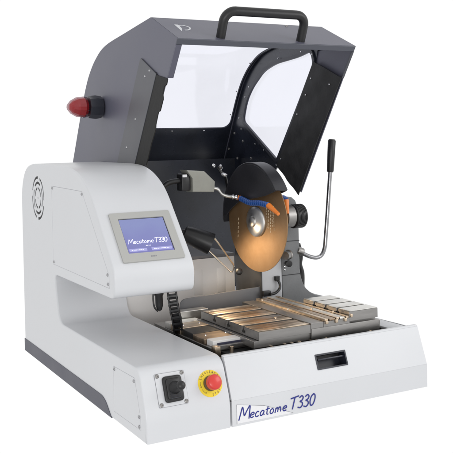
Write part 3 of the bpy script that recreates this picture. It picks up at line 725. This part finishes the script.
# shell strip with window
sl = [Vector(p) for p in shell]; SLn = [0]
for a, b in zip(sl[:-1], sl[1:]): SLn.append(SLn[-1]+(b-a).length)
def SH(s, x, w):
    s = max(0, min(SLn[-1], s)); i = 0
    while i < len(sl)-2 and SLn[i+1] < s: i += 1
    t = (s-SLn[i])/(SLn[i+1]-SLn[i]); p = sl[i].lerp(sl[i+1], t)
    d0 = (sl[min(i+1, len(sl)-1)]-sl[i]).normalized(); dp = (sl[i]-sl[i-1]).normalized() if i else d0; dn_ = (sl[i+2]-sl[i+1]).normalized() if i < len(sl)-2 else d0
    d = (dp.lerp(d0, .5)).lerp(d0.lerp(dn_, .5), t).normalized()
    nn = Vector((-d.y, d.x))
    nn = nn if nn.dot(Vector((.5, 1))) > 0 else -nn
    p = p+nn*w
    return flare(Vector((x, p.x, p.y)))
def strip(bm, s0, s1, x0, x1, w0, w1, hole=None, rad=.03, n=120, m=10):
    if hole is None:
        ns = 40; nx = 4
        g = [[[bm.verts.new(SH(s0+(s1-s0)*i/ns, x0+(x1-x0)*j/nx, w)) for j in range(nx+1)] for i in range(ns+1)] for w in (w0, w1)]
        fs = []
        for q in g:
            for i in range(ns):
                for j in range(nx): fs.append(bm.faces.new((q[i][j], q[i+1][j], q[i+1][j+1], q[i][j+1])))
        for i in range(ns):
            for j in (0, nx): fs.append(bm.faces.new((g[0][i][j], g[0][i+1][j], g[1][i+1][j], g[1][i][j])))
        for j in range(nx):
            for i in (0, ns): fs.append(bm.faces.new((g[0][i][j], g[0][i][j+1], g[1][i][j+1], g[1][i][j])))
        bmesh.ops.recalc_face_normals(bm, faces=fs); return
    hs0, hs1, hx0, hx1 = hole; cs, cx = (hs0+hs1)/2, (hx0+hx1)/2
    base = rrect(hs0, hs1, hx0, hx1, rad, 8); inner = []
    for i in range(len(base)):                        # subdivide long sides
        a = Vector(base[i]); b = Vector(base[(i+1) % len(base)]); k = max(1, int((b-a).length/.012))
        for j in range(k): inner.append(tuple(a.lerp(b, j/k)))
    outer = []
    for p in inner:
        # scale each axis separately so the ring keeps its band shape
        u = (p[0]-cs)/((hs1-hs0)/2); v = (p[1]-cx)/((hx1-hx0)/2); mm = max(abs(u), abs(v)); u /= mm; v /= mm
        outer.append(((s0+s1)/2+u*(s1-s0)/2, (x0+x1)/2+v*(x1-x0)/2))
    for c in ((s0, x0), (s0, x1), (s1, x0), (s1, x1)):
        k = min(range(len(outer)), key=lambda i: (outer[i][0]-c[0])**2+(outer[i][1]-c[1])**2); outer[k] = c
    N = len(inner); rings = {}
    for w in (w0, w1):
        rings[w] = [[bm.verts.new(SH(i_[0]+(o_[0]-i_[0])*k/m, i_[1]+(o_[1]-i_[1])*k/m, w)) for i_, o_ in zip(inner, outer)] for k in range(m+1)]
    fs = []
    for w in (w0, w1):
        for k in range(m):
            for i in range(N): fs.append(bm.faces.new((rings[w][k][i], rings[w][k][(i+1) % N], rings[w][k+1][(i+1) % N], rings[w][k+1][i])))
    for k in (0, m):
        for i in range(N): fs.append(bm.faces.new((rings[w0][k][i], rings[w0][k][(i+1) % N], rings[w1][k][(i+1) % N], rings[w1][k][i])))
    bmesh.ops.recalc_face_normals(bm, faces=fs)
SE = SLn[-1]
hole = (.045, SE-.219, .250, .756)
bm = B(); strip(bm, .001, SE-.001, HX0+.0004, HX1-.0024, -.0015, 0, hole); sh = obj('hood_shell', bm, GREY, root, 25)
bm = B(); strip(bm, .012, SE-.006, HX0+.0030, HX1-.0080, -.0050, -.0020, (hole[0]-.001, hole[1]+.001, hole[2]-.001, hole[3]+.001)); obj('inner_shade_sheet', bm, INDARK, sh, 25)  # added dark sheet, paints the shade under the shell
bm = B(); strip(bm, hole[0]-.006, hole[1]+.006, hole[2]-.006, hole[3]+.006, .0008, .0030); obj('window_pane', bm, PANE, sh, 40)
for x in (.30, .42, .54, .66): screw(SH(hole[1]+.010, x, -.0052), (0, -1, .3), sh, SS)
for s in (.25, .45, .60, .70): screw(SH(s, .748, -.0052), (0, -.7, -.6), sh, SS)
# front (now top) panel, bent lip and left flange
Tt = (Vector((.419, 1.002))-Vector(E_)).normalized()
def TP(u, v, w): return flare(Vector((u, E_[0]+Tt.x*v-Tt.y*w, E_[1]+Tt.y*v+Tt.x*w)))
bm = B(); add_prism(bm, [(HX0, .0), (HX1+.003, .0), (HX1+.003, .1850), (HX0, .1850)], TP, -.003, .0004)
tp = obj('hood_top_panel', bm, GREY, root, 20)
md = (Vector(TIP)-Vector(E_)).normalized()
def MP(u, v, w): return flare(Vector((u, E_[0]+md.x*v+md.y*w, E_[1]+md.y*v-md.x*w)))
bm = B(); add_prism(bm, [(HX0-.003, .000), (HX1+.003, .000), (HX1+.003, .0165), (HX0-.003, .0165)], MP, -.0002, .0030, .0008, 1)
obj('front_lip', bm, mat('lip_grey', (.075, .08, .10), .38, bump=.05, bscale=900), tp, 20)
bm = B(); add_prism(bm, [(HX0-.003, .0168), (HX0+.0135, .0168), (HX0+.0135, .116), (HX0-.003, .116)], MP, -.0002, .0028); obj('side_flange', bm, GREY, hood, 20)
bm = B(); add_prism(bm, [(HX1-.004, .0168), (HX1+.0032, .0168), (HX1+.0032, .105), (HX1-.004, .105)], MP, -.0002, .0028); obj('side_flange', bm, GREY2, rp, 20)
# logo on top panel
bm = B()
add_prism(bm, [(.2540, .0620), (.2580, .1230), (.2690, .1230), (.2660, .0900)], TP, .0005, .0010)
D_ = [(.2680, .116), (.2800, .119), (.2920, .108), (.2915, .092), (.2800, .078), (.2690, .075)]
add_tube(bm, [TP(a, b, .0009) for a, b in catmull(D_, 5)], .0026, 6, flat=TP(0, 0, 1)-TP(0, 0, 0))
obj('hood_emblem', bm, SIGN, tp, 20)
# handle
hn = (TP(0, 0, 1)-TP(0, 0, 0)).normalized(); hn = (hn+Vector((0, -.05, .12))).normalized()
b0 = TP(.350, .024, 0); b1 = TP(.601, .024, 0); H = .073
hp = [b0, b0+hn*(H-.030)]
for k in range(1, 8): t = R(90*k/8); hp.append(b0+hn*(H-.030+.030*math.sin(t))+Vector((.030*(1-math.cos(t)), 0, 0)))
hp.append(b0+hn*H+Vector((.030, 0, 0))); hp.append(b1+hn*H-Vector((.030, 0, 0)))
for k in range(7, 0, -1): t = R(90*k/8); hp.append(b1+hn*(H-.030+.030*math.sin(t))-Vector((.030*(1-math.cos(t)), 0, 0)))
hp += [b1+hn*(H-.030), b1]
bm = B(); add_tube(bm, hp, .0125, 20); hd = obj('lifting_handle', bm, HANDLE, tp, 50)
screw(TP(.640, .170, .0005), TP(0, 0, 1)-TP(0, 0, 0), tp, SB)
# left flap: grey plate and ragged rubber sheet
flap = round_poly([(.4886, .8989), (.3805, .8453), (.545, .6110), (.560, .580), (.710, .580), (.6881, .6123)], [.006, 0, 0, 0, 0, 0], 3)
bm = B(); add_prism(bm, flap, HYZ, HX0-.0075, HX0-.0034, .0008, 1); fl = obj('side_flap', bm, GREY2, hood, 25)
for y, z in ((.4560, .8450), (.5350, .7300), (.425, .858), (.61, .65)): screw((HX0-.0075, y, z), (-1, 0, 0), fl, SS)
rub = [(.3860, .8500), (.3790, .8420), (.3100, .8270), (.3190, .8110), (.3330, .8090), (.3440, .7900), (.3420, .7760), (.3640, .7450), (.3760, .7430), (.3960, .7100), (.3980, .6960), (.4300, .6580), (.4420, .6400), (.4700, .6000), (.56, .59)]
bm = B(); add_prism(bm, rub, HYZ, HX0-.0062, HX0-.0032); obj('rubber_sheet', bm, mat('black_brush_rubber', (.006, .006, .006), .7, bump=.6, bscale=90), hood, 25)
bm = B(); add_prism(bm, [(.395, .860), (.345, .825), (.40, .74), (.50, .60), (.60, .58), (.60, .62)], HYZ, HX0+.0030, HX0+.0060); obj('inner_rubber', bm, RUBBER, hood, 25)
# right flap (inside face towards the viewer)
rf = [(.4377, .8974), (.3500, .8480), (.3239, .8366), (.3045, .8380), (.5570, .4900), (.6200, .5400), (.6750, .5780), (.6650, .5900)]
bm = B()
rows = 24; cols = 8
A0 = Vector((.4420, .8990)); A1 = Vector((.2970, .8380)); B0 = Vector((.6950, .5760)); B1 = Vector((.5520, .4850))
gv = []
for i in range(rows+1):
    row = []
    for j in range(cols+1):
        a = A0.lerp(B0, i/rows); b = A1.lerp(B1, i/rows); p = a.lerp(b, j/cols)
        wv = (.0028*math.sin(i*.75+j*.9)*math.sin(j*.55+.4)+.0016*math.sin(i*1.7-j*1.1))*math.sin(math.pi*j/cols)
        row.append(flare(Vector((HX1-.0130+wv, p.x, p.y))))
    gv.append([bm.verts.new(v) for v in row])
fs = [bm.faces.new((gv[i][j], gv[i+1][j], gv[i+1][j+1], gv[i][j+1])) for i in range(rows) for j in range(cols)]
bmesh.ops.recalc_face_normals(bm, faces=fs)
r_ = bmesh.ops.solidify(bm, geom=bm.faces[:], thickness=.0022)
rfo = obj('side_flap', bm, RUBBER, rp, 60)
for y, z in ((.4560, .8480), (.3550, .8230), (.545, .742), (.66, .60), (.49, .80)): screw(flare(Vector((HX1-.0165, y, z))), (-1, 0, 0), rfo, SS)
bm = B(); add_prism(bm, [(.4480, .8930), (.4400, .8990), (.6850, .5880), (.6930, .5930)], HYZ, HX1-.0150, HX1-.0100); obj('clamp_strip', bm, RIMG, rp, 20)
# dark gap cover between hood and cabinet
bm = B(); add_box(bm, .2170, .2300, .50, .99, .585, .6105); obj('hood_seal', bm, RUBBER, hood, 0)

# ------------------------------------------------------------------ warning lamp on the hood's left side
bo = Vector((HX0-.003, .823, .778)); bd_ = Vector((-1, 0, .0))
bm = B(); add_lathe(bm, [(0, .022), (.004, .034), (.022, .037), (.046, .034), (.048, 0)], bo, bd_, 8); wl = obj('warning_lamp', bm, mat('warning_lamp_base', (.030, .032, .042), .3, var=.2), root, 20)
bm = B(); add_lathe(bm, [(.0485, .031), (.060, .033), (.085, .030), (.103, .020), (.112, .009), (.112, 0)], bo, bd_, 8); obj('smoked_cover', bm, SMOKE, wl, 15)
bm = B(); add_lathe(bm, [(.0490, .022), (.060, .0305), (.078, .0285), (.095, .020), (.106, .008), (.106, 0)], bo, bd_, 9); obj('red_lens', bm, LENS, wl, 15)
bm = B()
for a in (200, 250, 300): 
    t = R(a); add_tube(bm, [bo+bd_*.049+Vector((0, .020*math.cos(t), .030*math.sin(t))), bo+bd_*.066+Vector((0, .020*math.cos(t), .034*math.sin(t)))], .0022, 6)
obj('lamp_pins', bm, CHROME, wl, 30)

# ------------------------------------------------------------------ world, added fill lights, camera
w = bpy.data.worlds.new('World'); sc.world = w; w.use_nodes = True
nt = w.node_tree; n = nt.nodes; l = nt.links; bg = n['Background']; bg.inputs['Strength'].default_value = 1.0
tc = n.new('ShaderNodeTexCoord')
def lobe(v, lo_, hi_, val):
    d = n.new('ShaderNodeVectorMath'); d.operation = 'DOT_PRODUCT'; d.inputs[1].default_value = Vector(v).normalized(); l.new(tc.outputs['Generated'], d.inputs[0])
    m = n.new('ShaderNodeMapRange'); m.interpolation_type = 'SMOOTHSTEP'; m.inputs['From Min'].default_value = lo_; m.inputs['From Max'].default_value = hi_
    m.inputs['To Min'].default_value = 0; m.inputs['To Max'].default_value = val; l.new(d.outputs['Value'], m.inputs['Value']); return m
a = lobe((-.7, -.7, 0), .2, .95, -.22)
b = lobe((0, -.3, 1), .3, .95, -.12)
c = lobe((0, -.4, -1), .3, .95, -.35)
s1 = n.new('ShaderNodeMath'); l.new(a.outputs[0], s1.inputs[0]); l.new(b.outputs[0], s1.inputs[1])
s2 = n.new('ShaderNodeMath'); l.new(s1.outputs[0], s2.inputs[0]); l.new(c.outputs[0], s2.inputs[1])
s3 = n.new('ShaderNodeMath'); s3.inputs[1].default_value = 1.01; l.new(s2.outputs[0], s3.inputs[0])
cmb = n.new('ShaderNodeCombineColor')
for i in range(3): l.new(s3.outputs[0], cmb.inputs[i])
l.new(cmb.outputs[0], bg.inputs['Color'])

kd = bpy.data.lights.new('front_fill', 'AREA'); kd.energy = 27; kd.shape = 'RECTANGLE'; kd.size = 1.8; kd.size_y = .9  # added fill light out of view, reaches under the arm
ko = bpy.data.objects.new('front_fill', kd); C.objects.link(ko); ko.location = (-1.1, -2.5, .32)
ko.rotation_euler = (Vector((.35, .4, .25))-ko.location).to_track_quat('-Z', 'Y').to_euler()

kd2 = bpy.data.lights.new('side_fill', 'AREA'); kd2.energy = 12; kd2.shape = 'RECTANGLE'; kd2.size = 1.2; kd2.size_y = 1.0  # second added fill out of view, lifts the floor below the arm
ko2 = bpy.data.objects.new('side_fill', kd2); C.objects.link(ko2); ko2.location = (1.9, -1.3, 1.25)
ko2.rotation_euler = (Vector((.3, .4, .2))-ko2.location).to_track_quat('-Z', 'Y').to_euler()

f, px, py = 839.788, 239.2577, 164.4338
cam = bpy.data.cameras.new('camera'); co = bpy.data.objects.new('camera', cam); C.objects.link(co); sc.camera = co
cam.sensor_width = 36; cam.lens = 36*f/453; cam.shift_x = (226.5-px)/453; cam.shift_y = (py-226.5)/453; cam.clip_end = 100; cam.clip_start = .05
yw, pt, rl = -.5035294, -.0250753, -.0231215
fw = Vector((-math.sin(yw)*math.cos(pt), math.cos(yw)*math.cos(pt), math.sin(pt))); rt = Vector((math.cos(yw), math.sin(yw), 0)); up = rt.cross(fw)
rt, up = rt*math.cos(rl)+up*math.sin(rl), -rt*math.sin(rl)+up*math.cos(rl)
Mx = Matrix((rt, up, -fw)).transposed().to_4x4(); Mx.translation = Vector((-.6876427, -1.6980536, .6542486)); co.matrix_world = Mx

sc.render.engine = 'CYCLES'
sc.cycles.transparent_max_bounces = 16
sc.view_settings.view_transform = 'Standard'; sc.view_settings.look = 'None'; sc.view_settings.exposure = 0; sc.view_settings.gamma = 1
